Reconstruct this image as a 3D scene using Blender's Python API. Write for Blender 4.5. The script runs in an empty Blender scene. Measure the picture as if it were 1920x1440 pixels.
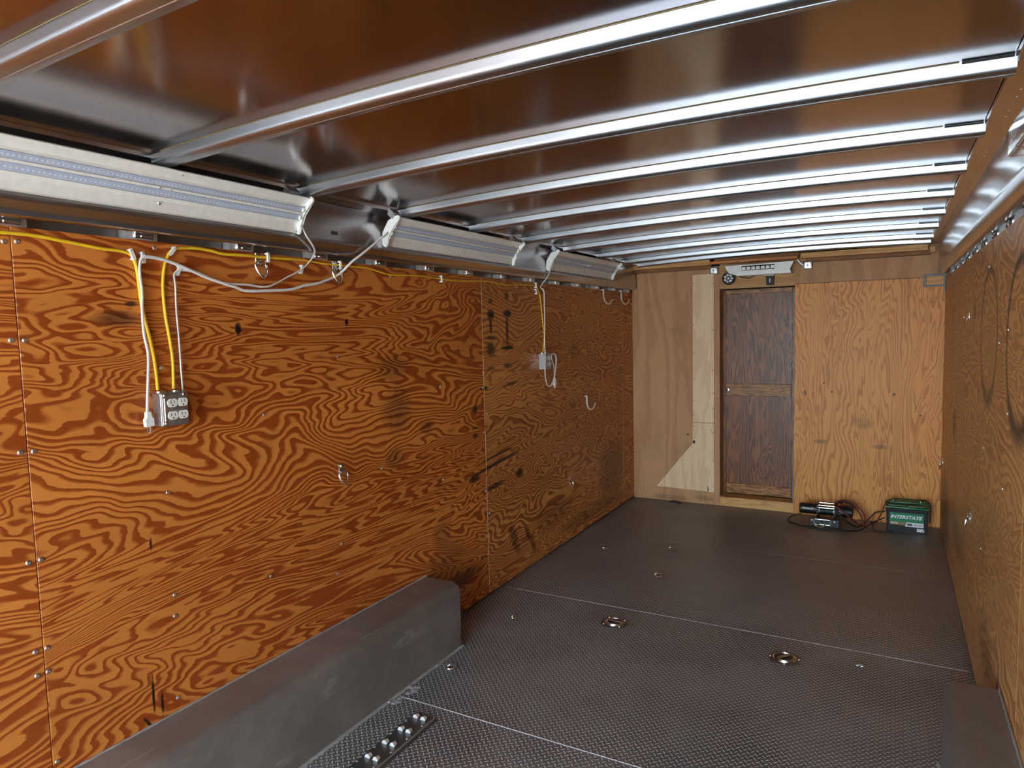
import bpy, bmesh, math, random
from mathutils import Vector, Matrix, noise
random.seed(7)
S = bpy.context.scene
COL = S.collection
PI = math.pi

# ------------------------------------------------------------------ camera
F_PX = 1283.42
cam = bpy.data.cameras.new('camera'); cam.sensor_width = 36; cam.sensor_fit = 'HORIZONTAL'
cam.lens = F_PX / 1920 * 36; cam.clip_start = .02; cam.clip_end = 200
camo = bpy.data.objects.new('camera', cam); COL.objects.link(camo)
_r = Vector((0.87453239, 0.48434556, -0.02454555)); _u = Vector((-0.0165079, 0.08031373, 0.99663293)); _w = Vector((-0.48468608, 0.87118258, -0.07823249))
camo.matrix_world = Matrix(((_r.x, _u.x, -_w.x, 0), (_r.y, _u.y, -_w.y, 0), (_r.z, _u.z, -_w.z, 1.5899), (0, 0, 0, 1)))
S.camera = camo
# ------------------------------------------------------------------ daylight and exposure
S.view_settings.view_transform = 'Standard'; S.view_settings.look = 'None'
S.view_settings.gamma = 1.0; S.view_settings.use_curve_mapping = False
S.view_settings.exposure = 1.03
SKY = 9.0
wd = bpy.data.worlds.new('sky'); S.world = wd; wd.use_nodes = True
nt = wd.node_tree; nt.nodes.clear()
wo = nt.nodes.new('ShaderNodeOutputWorld'); bg = nt.nodes.new('ShaderNodeBackground'); bg.inputs['Strength'].default_value = SKY
tc = nt.nodes.new('ShaderNodeTexCoord'); sx = nt.nodes.new('ShaderNodeSeparateXYZ'); rp = nt.nodes.new('ShaderNodeValToRGB')
nt.links.new(tc.outputs['Generated'], sx.inputs[0]); nt.links.new(sx.outputs['Z'], rp.inputs[0])
rp.color_ramp.elements[0].position = 0.0; rp.color_ramp.elements[0].color = (.74, .92, 1, 1)
rp.color_ramp.elements[1].position = .7; rp.color_ramp.elements[1].color = (.46, .72, 1, 1)
nt.links.new(rp.outputs[0], bg.inputs['Color']); nt.links.new(bg.outputs[0], wo.inputs['Surface'])

sn = bpy.data.lights.new('sun', 'SUN'); sn.energy = 30; sn.angle = .01; sn.color = (1, .95, .88)
so = bpy.data.objects.new('sun', sn); COL.objects.link(so); so.location = (20, -10, 25)
so.rotation_euler = Vector((-.62, -.22, -.75)).to_track_quat('-Z', 'Y').to_euler()
# ------------------------------------------------------------------ dimensions (metres); x across, y into the trailer, z up
XL, XR, YD, YO = -2.097, .343, 6.082, -2.45  # YO: unseen open end, set further back to even out the daylight
ZT = 1.905

def roof_z(x):
    q = (x + .877) / 1.1
    return 2.190 + .013 * q - .023 * q * q

# ------------------------------------------------------------------ node helpers
class NT:
    def __init__(s, name):
        s.m = bpy.data.materials.new(name); s.m.use_nodes = True; s.t = s.m.node_tree; s.t.nodes.clear()
        s.out = s.t.nodes.new('ShaderNodeOutputMaterial'); s.b = s.t.nodes.new('ShaderNodeBsdfPrincipled')
        s.t.links.new(s.b.outputs[0], s.out.inputs[0])
        s.co = s.t.nodes.new('ShaderNodeTexCoord').outputs['Object']
    def put(s, sock, v):
        if isinstance(v, bpy.types.NodeSocket): s.t.links.new(v, sock)
        elif v is not None:
            if hasattr(sock.default_value, '__len__') and not hasattr(v, '__len__'): v = (v,) * len(sock.default_value)
            if hasattr(v, '__len__') and len(sock.default_value) == 4 and len(v) == 3: v = (*v, 1)
            sock.default_value = v
    def math(s, op, a, b=None, c=None, clamp=False):
        n = s.t.nodes.new('ShaderNodeMath'); n.operation = op; n.use_clamp = clamp
        for i, v in enumerate((a, b, c)):
            if v is not None: s.put(n.inputs[i], v)
        return n.outputs[0]
    def vm(s, op, a, b=None, out=0):
        n = s.t.nodes.new('ShaderNodeVectorMath'); n.operation = op
        s.put(n.inputs[0], a)
        if b is not None: s.put(n.inputs[1], b)
        return n.outputs[out]
    def noise(s, v, scale=1., detail=2., rough=.5, dist=0.):
        n = s.t.nodes.new('ShaderNodeTexNoise'); s.put(n.inputs['Vector'], v)
        n.inputs['Scale'].default_value = scale; n.inputs['Detail'].default_value = detail
        n.inputs['Roughness'].default_value = rough; n.inputs['Distortion'].default_value = dist
        return n.outputs['Fac']
    def sep(s, v):
        n = s.t.nodes.new('ShaderNodeSeparateXYZ'); s.put(n.inputs[0], v); return n.outputs
    def comb(s, x, y, z):
        n = s.t.nodes.new('ShaderNodeCombineXYZ')
        for i, v in enumerate((x, y, z)): s.put(n.inputs[i], v)
        return n.outputs[0]
    def ramp(s, f, els, interp='LINEAR'):
        n = s.t.nodes.new('ShaderNodeValToRGB'); s.put(n.inputs[0], f); cr = n.color_ramp; cr.interpolation = interp
        while len(cr.elements) < len(els): cr.elements.new(.5)
        for e, (p, c) in zip(cr.elements, els):
            e.position = p; e.color = (c, c, c, 1) if not hasattr(c, '__len__') else (*c[:3], 1)
        return n.outputs[0]
    def mix(s, f, a, b, mode='MIX'):
        n = s.t.nodes.new('ShaderNodeMix'); n.data_type = 'RGBA'; n.blend_type = mode
        s.put(n.inputs[0], f); s.put(n.inputs[6], a); s.put(n.inputs[7], b); return n.outputs[2]
    def smooth(s, v, a, b, lo=0., hi=1.):
        n = s.t.nodes.new('ShaderNodeMapRange'); n.interpolation_type = 'SMOOTHSTEP'
        s.put(n.inputs[0], v); n.inputs[1].default_value = a; n.inputs[2].default_value = b
        n.inputs[3].default_value = lo; n.inputs[4].default_value = hi
        return n.outputs[0]
    def bump(s, h, strength=.3, dist=.01):
        n = s.t.nodes.new('ShaderNodeBump'); n.inputs['Strength'].default_value = strength; n.inputs['Distance'].default_value = dist
        s.put(n.inputs['Height'], h); s.t.links.new(n.outputs[0], s.b.inputs['Normal'])
    def set(s, **k):
        for a, v in k.items(): s.put(s.b.inputs[a.replace('_', ' ')], v)
        return s.m

def lin(r, g, b):
    f = lambda c: (c / 255 / 12.92) if c / 255 <= .04045 else ((c / 255 + .055) / 1.055) ** 2.4
    return (f(r), f(g), f(b))

def simple(name, col, rough=.5, metal=0., nscale=40, namt=.12, bump=0.):
    n = NT(name); f = n.noise(n.co, nscale, 3)
    c = n.mix(f, tuple(v * (1 - namt) for v in col), tuple(min(1, v * (1 + namt)) for v in col))
    n.set(Base_Color=c, Roughness=rough, Metallic=metal)
    if bump: n.bump(f, bump, .002)
    return n.m

def plywood(name, light, dark, along='Y', across='Z', seed=0., fb=26., K=34., sa=.9, sb=2.6, rough=.38, marks=None, sheets=None, tone=.25, extra=None, mottle=None, contrast=1., thr=(.28, .62), far=None):
    n = NT(name); c = n.sep(n.co); ax = {'X': c[0], 'Y': c[1], 'Z': c[2]}
    a, b = ax[along], ax[across]
    sd = seed
    if sheets:                                       # each sheet has a grain of its own
        k = n.math('FLOOR', n.math('DIVIDE', n.math('SUBTRACT', ax[sheets[0]], sheets[1]), sheets[2]))
        sd = n.math('MULTIPLY_ADD', k, 7.31, seed)
    # veneer joints: the face is spliced from leaves with their own figure
    v = n.comb(n.math('MULTIPLY', a, sa), n.math('MULTIPLY', b, sb), sd)
    warp = n.noise(v, 1.7, 2, .5)
    n1 = n.noise(v, 1.0, 3.2, .55, .9)
    n2 = n.noise(n.comb(n.math('MULTIPLY', a, 7.), n.math('MULTIPLY', b, 26.), sd), 1., 3, .6)
    t = n.math('ADD', n.math('MULTIPLY', b, fb), n.math('ADD', n.math('MULTIPLY', n1, K), n.math('MULTIPLY', n2, 1.15)))
    w = n.math('FRACT', n.math('DIVIDE', t, 1.7))
    ph = n.math('ADD', w, n.math('MULTIPLY', n.math('SUBTRACT', warp, .5), .9))
    g = n.math('MULTIPLY', n.smooth(ph, thr[0], thr[1]), n.smooth(w, .90, .99, 1., 0.))
    fine = n.noise(n.comb(n.math('MULTIPLY', a, 18.), n.math('MULTIPLY', b, 260.), sd), 1., 2, .6)
    g = n.math('ADD', g, n.math('MULTIPLY', n.math('SUBTRACT', fine, .5), .45), clamp=True)
    g = n.math('MULTIPLY', g, contrast)
    col = n.mix(g, light, dark)
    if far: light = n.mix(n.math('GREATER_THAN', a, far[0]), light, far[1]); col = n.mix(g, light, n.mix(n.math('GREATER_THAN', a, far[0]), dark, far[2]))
    big = n.noise(v, .8, 2)
    col = n.mix(n.smooth(big, .3, .7, 0, tone), col, n.mix(.5, dark, (.02, .01, .005)) if far else tuple(x * .55 for x in light))
    if mottle: col = n.mix(n.smooth(n.noise(n.co, mottle[0], 4, .65), .52, .75, 0, mottle[1]), col, mottle[2])
    if extra: col = extra(n, col, c)
    if marks:
        rag = n.noise(n.comb(n.math('MULTIPLY', a, 25.), n.math('MULTIPLY', b, 70.), 3.), 1., 3, .7)
        acc = None
        for (ma, mb, ra, rb, ang, st) in marks:
            dx = n.math('SUBTRACT', a, ma); dy = n.math('SUBTRACT', b, mb)
            if ang:
                ca, sn = math.cos(ang), math.sin(ang)
                dx, dy = n.math('MULTIPLY_ADD', dx, ca, n.math('MULTIPLY', dy, sn)), n.math('MULTIPLY_ADD', dy, ca, n.math('MULTIPLY', dx, -sn))
            d = n.math('ADD', n.math('POWER', n.math('DIVIDE', dx, ra), 2.), n.math('POWER', n.math('DIVIDE', dy, rb), 2.))
            m = n.smooth(n.math('ADD', d, n.math('MULTIPLY', rag, 1.2)), .65, 1.9, min(1., st * 1.15), 0)
            acc = m if acc is None else n.math('MAXIMUM', acc, m)
        col = n.mix(acc, col, (.012, .010, .010))
    n.set(Base_Color=col, Roughness=n.smooth(fine, .2, .8, rough - .06, rough + .1))
    n.b.inputs['Specular IOR Level'].default_value = .35
    n.bump(g, .12, .0015)
    return n.m

# ------------------------------------------------------------------ mesh helpers
class MB:
    def __init__(s): s.b = bmesh.new()
    def box(s, x0, x1, y0, y1, z0, z1, bev=0., mat=None, seg=1):
        t = bmesh.new(); bmesh.ops.create_cube(t, size=1)
        for v in t.verts: v.co = ((x0 + x1) / 2 + v.co.x * (x1 - x0), (y0 + y1) / 2 + v.co.y * (y1 - y0), (z0 + z1) / 2 + v.co.z * (z1 - z0))
        if bev: bmesh.ops.bevel(t, geom=list(t.edges), offset=bev, segments=seg, affect='EDGES', profile=.5)
        if mat: bmesh.ops.transform(t, matrix=mat, verts=t.verts)
        s.add(t); return s
    def add(s, t):
        m = bpy.data.meshes.new('t'); t.to_mesh(m); s.b.from_mesh(m); bpy.data.meshes.remove(m); t.free()
    def tube(s, pts, r, seg=8, flat=1., ends=True):
        pts = [Vector(p) for p in pts]; rs = r if hasattr(r, '__len__') else [r] * len(pts)
        rings = []; up = None
        for i, p in enumerate(pts):
            d = (pts[min(i + 1, len(pts) - 1)] - pts[max(i - 1, 0)]).normalized()
            if up is None:
                up = d.orthogonal().normalized()
                if abs(d.x) < .9: up = (Vector((1, 0, 0)) - d * d.x).normalized()
            up = (up - d * up.dot(d)).normalized(); sd = d.cross(up)
            rings.append([s.b.verts.new(p + rs[i] * (flat * math.cos(a) * up + math.sin(a) * sd)) for a in [2 * PI * k / seg for k in range(seg)]])
        for A, B in zip(rings, rings[1:]):
            for k in range(seg): s.b.faces.new((A[k], A[(k + 1) % seg], B[(k + 1) % seg], B[k]))
        if ends: s.b.faces.new(rings[0][::-1]); s.b.faces.new(rings[-1])
        return s
    def rod(s, a, b, r, seg=12, r2=None): return s.tube([a, b], [r, r if r2 is None else r2], seg)
    def lathe(s, prof, c, axis='Z', seg=24, cap=True):
        c = Vector(c); rings = []
        for (r, h) in prof:
            ring = []
            for k in range(seg):
                q = 2 * PI * k / seg; u, v = r * math.cos(q), r * math.sin(q)
                ring.append(s.b.verts.new(c + (Vector((u, v, h)) if axis == 'Z' else Vector((h, u, v)) if axis == 'X' else Vector((v, h, u)))))
            rings.append(ring)
        for A, B in zip(rings, rings[1:]):
            for k in range(seg): s.b.faces.new((A[k], A[(k + 1) % seg], B[(k + 1) % seg], B[k]))
        if cap: s.b.faces.new(rings[0][::-1]); s.b.faces.new(rings[-1])
        return s
    def prism(s, prof, f0, f1):              # prof 2-D list, f0/f1 map (u,v) to 3-D at each end
        A = [s.b.verts.new(f0(*p)) for p in prof]; B = [s.b.verts.new(f1(*p)) for p in prof]; n = len(prof)
        for k in range(n): s.b.faces.new((A[k], A[(k + 1) % n], B[(k + 1) % n], B[k]))
        s.b.faces.new(A[::-1]); s.b.faces.new(B); return s
    def sheet(s, rows):                      # grid of points
        R = [[s.b.verts.new(p) for p in r] for r in rows]
        for A, B in zip(R, R[1:]):
            for k in range(len(A) - 1): s.b.faces.new((A[k], A[k + 1], B[k + 1], B[k]))
        return s
    def build(s, name, mat, parent=None, smooth=35, org=None):
        bmesh.ops.recalc_face_normals(s.b, faces=s.b.faces)
        me = bpy.data.meshes.new(name); s.b.to_mesh(me); s.b.free(); me.materials.append(mat)
        if smooth:
            for p in me.polygons: p.use_smooth = True
            me.set_sharp_from_angle(angle=math.radians(smooth))
        o = bpy.data.objects.new(name, me); COL.objects.link(o)
        if parent: o.parent = parent
        return o

def empty(name, loc=(0, 0, 0)):
    o = bpy.data.objects.new(name, None); o.empty_display_size = .05; COL.objects.link(o); o.location = loc; return o
def tag(o, label=None, cat=None, group=None, kind=None):
    if label: o['label'] = label
    if cat: o['category'] = cat
    if group: o['group'] = group
    if kind: o['kind'] = kind
    return o
def struct(o, label=None, cat=None): return tag(o, label, cat, kind='structure')
def copy_tree(o, parent=None):
    c = o.copy(); COL.objects.link(c); c.parent = parent
    for ch in list(o.children): copy_tree(ch, c)
    return c
def smooth_path(pts, sub=6):
    P = [Vector(p) for p in pts]; out = []
    for i in range(len(P) - 1):
        p0, p1, p2, p3 = P[max(i - 1, 0)], P[i], P[i + 1], P[min(i + 2, len(P) - 1)]
        for k in range(sub):
            t = k / sub
            out.append(.5 * ((2 * p1) + (p2 - p0) * t + (2 * p0 - 5 * p1 + 4 * p2 - p3) * t * t + (3 * p1 - p0 - 3 * p2 + p3) * t ** 3))
    out.append(P[-1]); return out
def text(body, size, mat, parent, M, name='lettering', width=None, shear=0., bold=0., ex=.0006, sy=1.):
    cu = bpy.data.curves.new('lettering', 'FONT'); cu.body = body; cu.size = size; cu.extrude = ex; cu.shear = shear; cu.offset = bold; cu.align_x = 'LEFT'; cu.resolution_u = 3
    to = bpy.data.objects.new('t', cu); me = bpy.data.meshes.new_from_object(to); bpy.data.objects.remove(to); bpy.data.curves.remove(cu)
    if width:
        xs = [v.co.x for v in me.vertices]; k = width / (max(xs) - min(xs)); x0 = min(xs)
        for v in me.vertices: v.co.x = (v.co.x - x0) * k
    for v in me.vertices: v.co.y *= sy
    me.transform(M); me.name = name; me.materials.clear(); me.materials.append(mat)
    o = bpy.data.objects.new(name, me); COL.objects.link(o); o.parent = parent; return o
def front_M(x, y, z):   # text lying in the xz plane, facing -y
    return Matrix.Translation((x, y, z)) @ Matrix.Rotation(PI / 2, 4, 'X')

# ------------------------------------------------------------------ materials
FIR_L, FIR_D = lin(220, 138, 62), lin(158, 72, 22)
MARKS_L = [(a, b, ra * 1.0, rb, g, s) for (a, b, ra, rb, g, s) in [
 (1.716,1.619,.016,.028,0,.9),(2.289,1.643,.014,.017,0,.85),(1.269,1.656,.09,.028,0,.55),(1.317,1.702,.024,.010,0,.8),
 (3.53,1.765,.03,.016,0,.7),(3.528,1.686,.05,.036,0,.9),(3.525,1.622,.019,.06,0,.8),(3.527,1.549,.062,.014,0,.7),(3.523,1.479,.06,.05,0,.75),(3.517,1.365,.05,.014,0,.6),
 (3.728,1.803,.034,.026,0,.75),(3.730,1.694,.06,.028,0,.95),(3.724,1.588,.018,.13,0,.8),(3.725,1.482,.095,.016,0,.95),(3.720,1.372,.065,.016,0,.75),(3.748,1.253,.12,.011,.08,.7),
 (3.432,1.253,.055,.014,0,.85),(3.325,1.142,.035,.026,0,1),(3.313,1.032,.041,.008,0,.8),(3.317,.988,.035,.017,0,.7),
 (3.557,.785,.34,.013,.10,.95),(3.565,.835,.215,.010,.10,.8),(3.524,.650,.14,.018,.06,.7),(3.839,.670,.06,.036,0,.8),(3.30,.742,.07,.03,0,.8),
 (2.597,1.423,.14,.07,0,.32),(2.617,1.214,.12,.12,0,.38),(2.583,.984,.075,.06,0,.35),(2.851,1.104,.075,.04,0,.4),
 (1.303,.433,.006,.075,0,.95),(1.332,.386,.006,.045,0,.9),(1.279,.346,.006,.03,.5,.9),(1.328,.926,.006,.024,0,.8),
 (3.754,.257,.05,.14,.5,.5),(3.937,.241,.03,.09,.5,.55),(4.010,.148,.03,.08,.5,.55),(4.352,.283,.3,.12,0,.3),(5.539,.366,.36,.30,0,.42),(3.102,.20,.25,.06,0,.6),(2.961,.511,.10,.09,0,.3),(5.2,.12,.9,.07,0,.35),(4.75,1.45,.10,.10,0,.22),(3.0,.35,.2,.12,0,.25)]]
def rings(n, col, c):
    # dark rubbed rings left by tyres on the right wall
    rag = n.noise(n.co, 9, 3, .6)
    for (cy, cz, r, w, st) in ((3.385, 1.525, .262, .024, .8), (2.60, 1.505, .270, .026, .95)):
        dy = n.math('SUBTRACT', c[1], cy); dz = n.math('SUBTRACT', c[2], cz)
        rr = n.math('SQRT', n.math('ADD', n.math('MULTIPLY', dy, dy), n.math('MULTIPLY', dz, dz)))
        d = n.math('ABSOLUTE', n.math('SUBTRACT', rr, r))
        low = n.smooth(dz, -.28, -.12, 2.2, 1.)
        m = n.smooth(n.math('DIVIDE', d, n.math('MULTIPLY', low, n.math('ADD', rag, .35))), 0., w * 1.5, st, 0)
        col = n.mix(m, col, (.025, .024, .028))
    return col
M = {}
M['ply_left'] = plywood('varnished_fir_plywood', FIR_L, FIR_D, seed=2.3, marks=MARKS_L, sheets=('Y', -1.442, 2.4325), fb=46., K=56., sa=.62, sb=2.3, far=(3.43, lin(222, 150, 80), lin(168, 94, 42)))  # far sheet is browner; its colour is also lightened to offset weaker daylight
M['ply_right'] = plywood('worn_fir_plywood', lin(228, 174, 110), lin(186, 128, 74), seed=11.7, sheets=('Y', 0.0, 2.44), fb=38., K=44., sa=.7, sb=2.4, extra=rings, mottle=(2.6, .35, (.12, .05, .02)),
    marks=[(5.6, .25, .5, .28, 0, .55), (4.6, .35, .5, .12, 0, .35), (5.0, .95, .12, .12, 0, .6), (3.95, 1.63, .05, .04, 0, .7), (2.83, .25, .03, .12, 0, .9), (3.2, .3, .25, .14, 0, .35)])
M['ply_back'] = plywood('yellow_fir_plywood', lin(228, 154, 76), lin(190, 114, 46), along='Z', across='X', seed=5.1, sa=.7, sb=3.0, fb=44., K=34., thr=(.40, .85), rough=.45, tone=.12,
    marks=[(1.02, -.62, .03, .012, 0, .7), (.62, -.50, .022, .06, 0, .45), (.60, -.07, .022, .07, 0, .4), (1.03, -.42, .01, .01, 0, 1), (1.02, .02, .012, .012, 0, 1), (.78, -.20, .05, .09, 0, .25), (.13, -.34, .02, .01, 0, 1), (.13, .09, .02, .01, 0, 1), (1.10, -.48, .008, .008, 0, 1), (.86, .20, .008, .008, 0, 1)])
M['lauan'] = plywood('brown_lauan_plywood', lin(194, 146, 104), lin(168, 118, 80), along='Z', across='X', seed=9.2, sa=.5, sb=3., fb=8., K=6., rough=.6, contrast=.55, tone=.15,
    mottle=(3., .3, lin(120, 76, 40)), marks=[(.03, -1.75, .03, .18, 0, .3), (.05, -1.45, .03, .1, 0, .3), (.62, -1.59, .01, .012, 0, 1)])
M['birch'] = plywood('pale_birch_plywood', lin(240, 206, 168), lin(218, 178, 136), along='Z', across='X', seed=3.9, sa=.6, sb=4., fb=10., K=7., rough=.6, contrast=.5, tone=.08,
    marks=[(.557, -1.53, .02, .014, 0, 1), (.14, -1.41, .04, .008, 0, .7)])
M['header'] = plywood('tan_header_plywood', lin(196, 150, 96), lin(168, 120, 70), along='X', across='Z', seed=6.9, sa=.8, sb=4., fb=16., K=7., rough=.6, contrast=.5, tone=.1)
M['oak'] = plywood('stained_oak', lin(142, 86, 46), lin(84, 46, 22), along='Z', across='X', seed=1.4, sa=.9, sb=5., fb=60., K=24., rough=.36, tone=.2)
M['oak_light'] = plywood('light_oak_rail', lin(176, 120, 66), lin(110, 66, 32), along='X', across='Z', seed=8.4, sa=2.2, sb=14., fb=60., K=14., rough=.4)
M['pine'] = plywood('pine_lumber', lin(216, 166, 104), lin(186, 130, 72), along='X', across='Z', seed=4.4, sa=1.2, sb=10., fb=40., K=10., rough=.55, contrast=.6, tone=.1)
M['pine_dark'] = plywood('brown_pine_board', lin(150, 102, 60), lin(118, 76, 42), along='X', across='Z', seed=14.4, sa=1.2, sb=10., fb=30., K=8., rough=.6, contrast=.6)
M['pine_orange'] = plywood('orange_pine_strip', lin(206, 130, 74), lin(176, 100, 50), along='X', across='Z', seed=24.4, sa=1.2, sb=10., fb=30., K=8., rough=.5, contrast=.6)

def brushed(name, col, rough, stretch=(1, 1, 1), bump=.0, bdist=.003, bscale=1., ripple=None, aniso=0.):
    n = NT(name); v = n.vm('MULTIPLY', n.co, stretch)
    f = n.noise(v, 60, 3, .6); g = n.noise(n.co, 3.5, 4, .6)
    c = n.mix(g, tuple(x * .86 for x in col), col)
    n.set(Base_Color=c, Metallic=1., Roughness=n.math('ADD', n.math('MULTIPLY', f, .05), n.math('MULTIPLY_ADD', g, .08, rough - .09)))
    h = f
    if bump:
        h = n.noise(n.vm('MULTIPLY', n.co, ripple or (1, 1, 1)), bscale, 2, .4)
        n.bump(h, bump, bdist)
    return n.m
M['roof'] = brushed('roof_sheet_aluminium', (.43, .385, .39), .18, (1.5, .3, 1), bump=.10, bdist=.03, ripple=(2.2, .35, 1))
M['rib'] = brushed('extruded_aluminium', (.53, .58, .62), .34, (.2, 6, 6))
M['cove'] = brushed('cove_aluminium', (.57, .55, .56), .26, (6, .2, 6), bump=.06, bdist=.02, ripple=(1, 1.2, 3))
M['bright'] = simple('bright_aluminium', (.85, .85, .85), .3, .55, 60, bump=.5)
M['wire'] = simple('bright_zinc_wire', (.95, .95, .93), .3, .3)
M['steel'] = simple('zinc_steel', (.72, .74, .74), .25, 1.)
M['chrome'] = simple('polished_steel', (.86, .87, .88), .1, 1.)
M['dark_steel'] = simple('dark_steel_plate', (.20, .20, .20), .42, .9, 14)
M['galv'] = simple('galvanised_box_steel', (.46, .47, .48), .36, .9, 90, .2)
M['screw'] = simple('screw_steel', (.62, .60, .58), .35, 1.)
M['white_paint'] = simple('white_enamel', (.88, .88, .83), .35)
M['white_plastic'] = simple('white_plastic', (.82, .83, .78), .4)
M['white_cord'] = simple('white_vinyl_cord', (.80, .78, .76), .45)
M['yellow_cord'] = simple('yellow_vinyl_cord', (.93, .58, .02), .42)
M['black'] = simple('black_plastic', (.006, .006, .007), .6)
M['black_metal'] = simple('black_painted_metal', (.008, .008, .010), .45)
M['rubber'] = simple('black_rubber', (.010, .009, .009), .6)
M['red_cord'] = simple('red_rubber_cable', (.13, .018, .012), .45)
M['green'] = simple('green_plastic', (.012, .12, .035), .4)
M['label_green'] = simple('green_label', (.0, .19, .07), .5)
M['label_tan'] = simple('brown_photo_label', (.25, .16, .06), .5, nscale=120, namt=.5)
M['print_white'] = simple('white_print', (.80, .82, .80), .5)
M['print_dark'] = simple('dark_print', (.05, .05, .05), .5)
M['silicone'] = simple('grey_sealant', (.28, .30, .32), .6, bump=.4)
M['sealant'] = simple('dull_yellow_sealant', (.20, .15, .07), .6)
M['weld'] = simple('rough_weld_metal', (.42, .415, .41), .55, .3, 220, .35, bump=.9)
M['skin'] = simple('wall_skin_metal', (.34, .33, .32), .5, .6)
M['dark'] = simple('unpainted_dark_void', (.012, .012, .012), .8)
M['led'] = simple('led_board', (.50, .58, .74), .3)
M['led_dot'] = simple('led_chip', (.86, .88, .88), .25)
M['concrete'] = simple('outdoor_concrete', (.42, .40, .37), .85, nscale=3)
M['switch_hole'] = simple('dark_slot', (.02, .02, .02), .6)
M['yellow_strap'] = simple('dull_tan_strap', (.22, .19, .10), .7)
n = NT('clear_plastic'); n.set(Base_Color=(.9, .9, .88), Roughness=.12); n.b.inputs['Transmission Weight'].default_value = .85; M['clear'] = n.m
n = NT('clear_led_cover'); n.set(Base_Color=(.9, .92, .95), Roughness=.2); n.b.inputs['Transmission Weight'].default_value = .8; M['lens'] = n.m

def well_mat():
    n = NT('worn_grey_aluminium_plate'); g = n.noise(n.co, 4, 5, .65); s1 = n.noise(n.vm('MULTIPLY', n.co, (60, 3, 12)), 1., 3, .6)
    c = n.mix(n.smooth(g, .35, .7), (.24, .22, .205), (.34, .31, .29)); c = n.mix(n.smooth(s1, .60, .74, 0, .6), c, (.50, .49, .47)); c = n.mix(n.smooth(n.noise(n.co, 11, 5, .7), .60, .80, 0, .5), c, (.46, .43, .38))
    n.set(Base_Color=c, Metallic=.4, Roughness=n.smooth(g, .3, .7, .42, .56)); n.bump(g, .1, .01); return n.m
M['well'] = well_mat()

def tread():
    n = NT('diamond_tread_plate'); c = n.sep(n.co); P = .0196
    x = n.math('DIVIDE', n.math('ADD', c[0], c[1]), P * 1.41421); y = n.math('DIVIDE', n.math('SUBTRACT', c[1], c[0]), P * 1.41421)
    fx = n.math('SUBTRACT', n.math('FRACT', x), .5)
    fy = n.math('SUBTRACT', n.math('FRACT', y), .5)
    par = n.math('PINGPONG', n.math('ADD', n.math('FLOOR', x), n.math('FLOOR', y)), 1.)      # 0 or 1, checkerboard
    u = n.math('ADD', n.math('MULTIPLY', fx, par), n.math('MULTIPLY', fy, n.math('SUBTRACT', 1., par)))
    v = n.math('ADD', n.math('MULTIPLY', fy, par), n.math('MULTIPLY', fx, n.math('SUBTRACT', 1., par)))
    d = n.math('ADD', n.math('POWER', n.math('DIVIDE', u, .56), 2.), n.math('POWER', n.math('DIVIDE', v, .13), 2.))
    bar = n.smooth(d, .35, 1.15, 1., 0.)
    wear = n.noise(n.co, 1.3, 4, .6); dirt = n.noise(n.co, 26, 4, .7)
    # tread is worn smooth towards the front of the trailer
    fade = n.smooth(n.math('ADD', c[1], n.math('MULTIPLY', wear, 1.2)), 4.2, 6.0, 1., .12)
    base = n.mix(n.smooth(wear, .35, .65), (.18, .172, .17), (.29, .272, .265))
    base = n.mix(n.smooth(dirt, .55, .85, 0, .5), base, (.07, .06, .055))
    polished = n.mix(n.math('MULTIPLY', n.math('MULTIPLY', bar, fade), .85), base, (.80, .80, .82))
    dx = n.math('MINIMUM', n.math('ABSOLUTE', n.math('SUBTRACT', c[1], 2.272)), 9.)
    n.set(Base_Color=polished, Metallic=n.math('MULTIPLY_ADD', n.math('MULTIPLY', bar, fade), -.45, .55), Roughness=n.math('SUBTRACT', n.smooth(wear, .3, .7, .40, .52), n.math('MULTIPLY', n.math('MULTIPLY', bar, fade), .12)))
    n.bump(n.math('MULTIPLY', bar, n.math('MULTIPLY_ADD', fade, .75, .25)), .9, .0016)
    return n.m
M['tread'] = tread()

# ================================================================== THE SETTING
struct(MB().box(-40, 40, -60, YO - .02, -.72, -.62).build('outdoor_ground', M['concrete'], smooth=0))
fl = struct(MB().box(XL - .08, XR + .08, YO, YD + .25, -.06, 0).build('floor', M['tread'], smooth=0))
def bead(pts, r, parent, name='weld_bead', seed=1):
    P = smooth_path(pts, 2) if len(pts) > 2 else None
    a, b = Vector(pts[0]), Vector(pts[-1]); L = (b - a).length; k = int(L / .012)
    Q = [a.lerp(b, i / k) + Vector((noise.noise((i * .7, seed, 0)), noise.noise((i * .7, seed, 4)), 0)) * r * .8 for i in range(k + 1)]
    R = [r * (.75 + .5 * abs(noise.noise((i * 1.3, seed, 9)))) for i in range(k + 1)]
    return MB().tube(Q, R, 6).build(name, M['weld'], parent)
def seam_bead(y, x0, x1, r, s):
    k = 160
    Q = [Vector((x0 + (x1 - x0) * i / k, y + noise.noise((i * .5, s, 0)) * r * .5, .0)) for i in range(k + 1)]
    return MB().tube(Q, [r * (.8 + .5 * abs(noise.noise((i * .9, s, 3)))) for i in range(k + 1)], 6).build('weld_bead', M['weld'], fl)
seam_bead(2.272, XL + .23, .17, .0034, 1); seam_bead(3.592, XL + .03, XR - .01, .0022, 2); seam_bead(4.91, XL + .03, XR - .01, .0010, 3)

# skins behind the plywood
struct(MB().box(XL - .075, XL - .06, YO, YD + .25, -.06, 2.18).build('wall_left_outer', M['skin'], smooth=0))
struct(MB().box(XR + .06, XR + .075, YO, YD + .25, -.06, 2.21).build('wall_right_outer', M['skin'], smooth=0))
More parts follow.
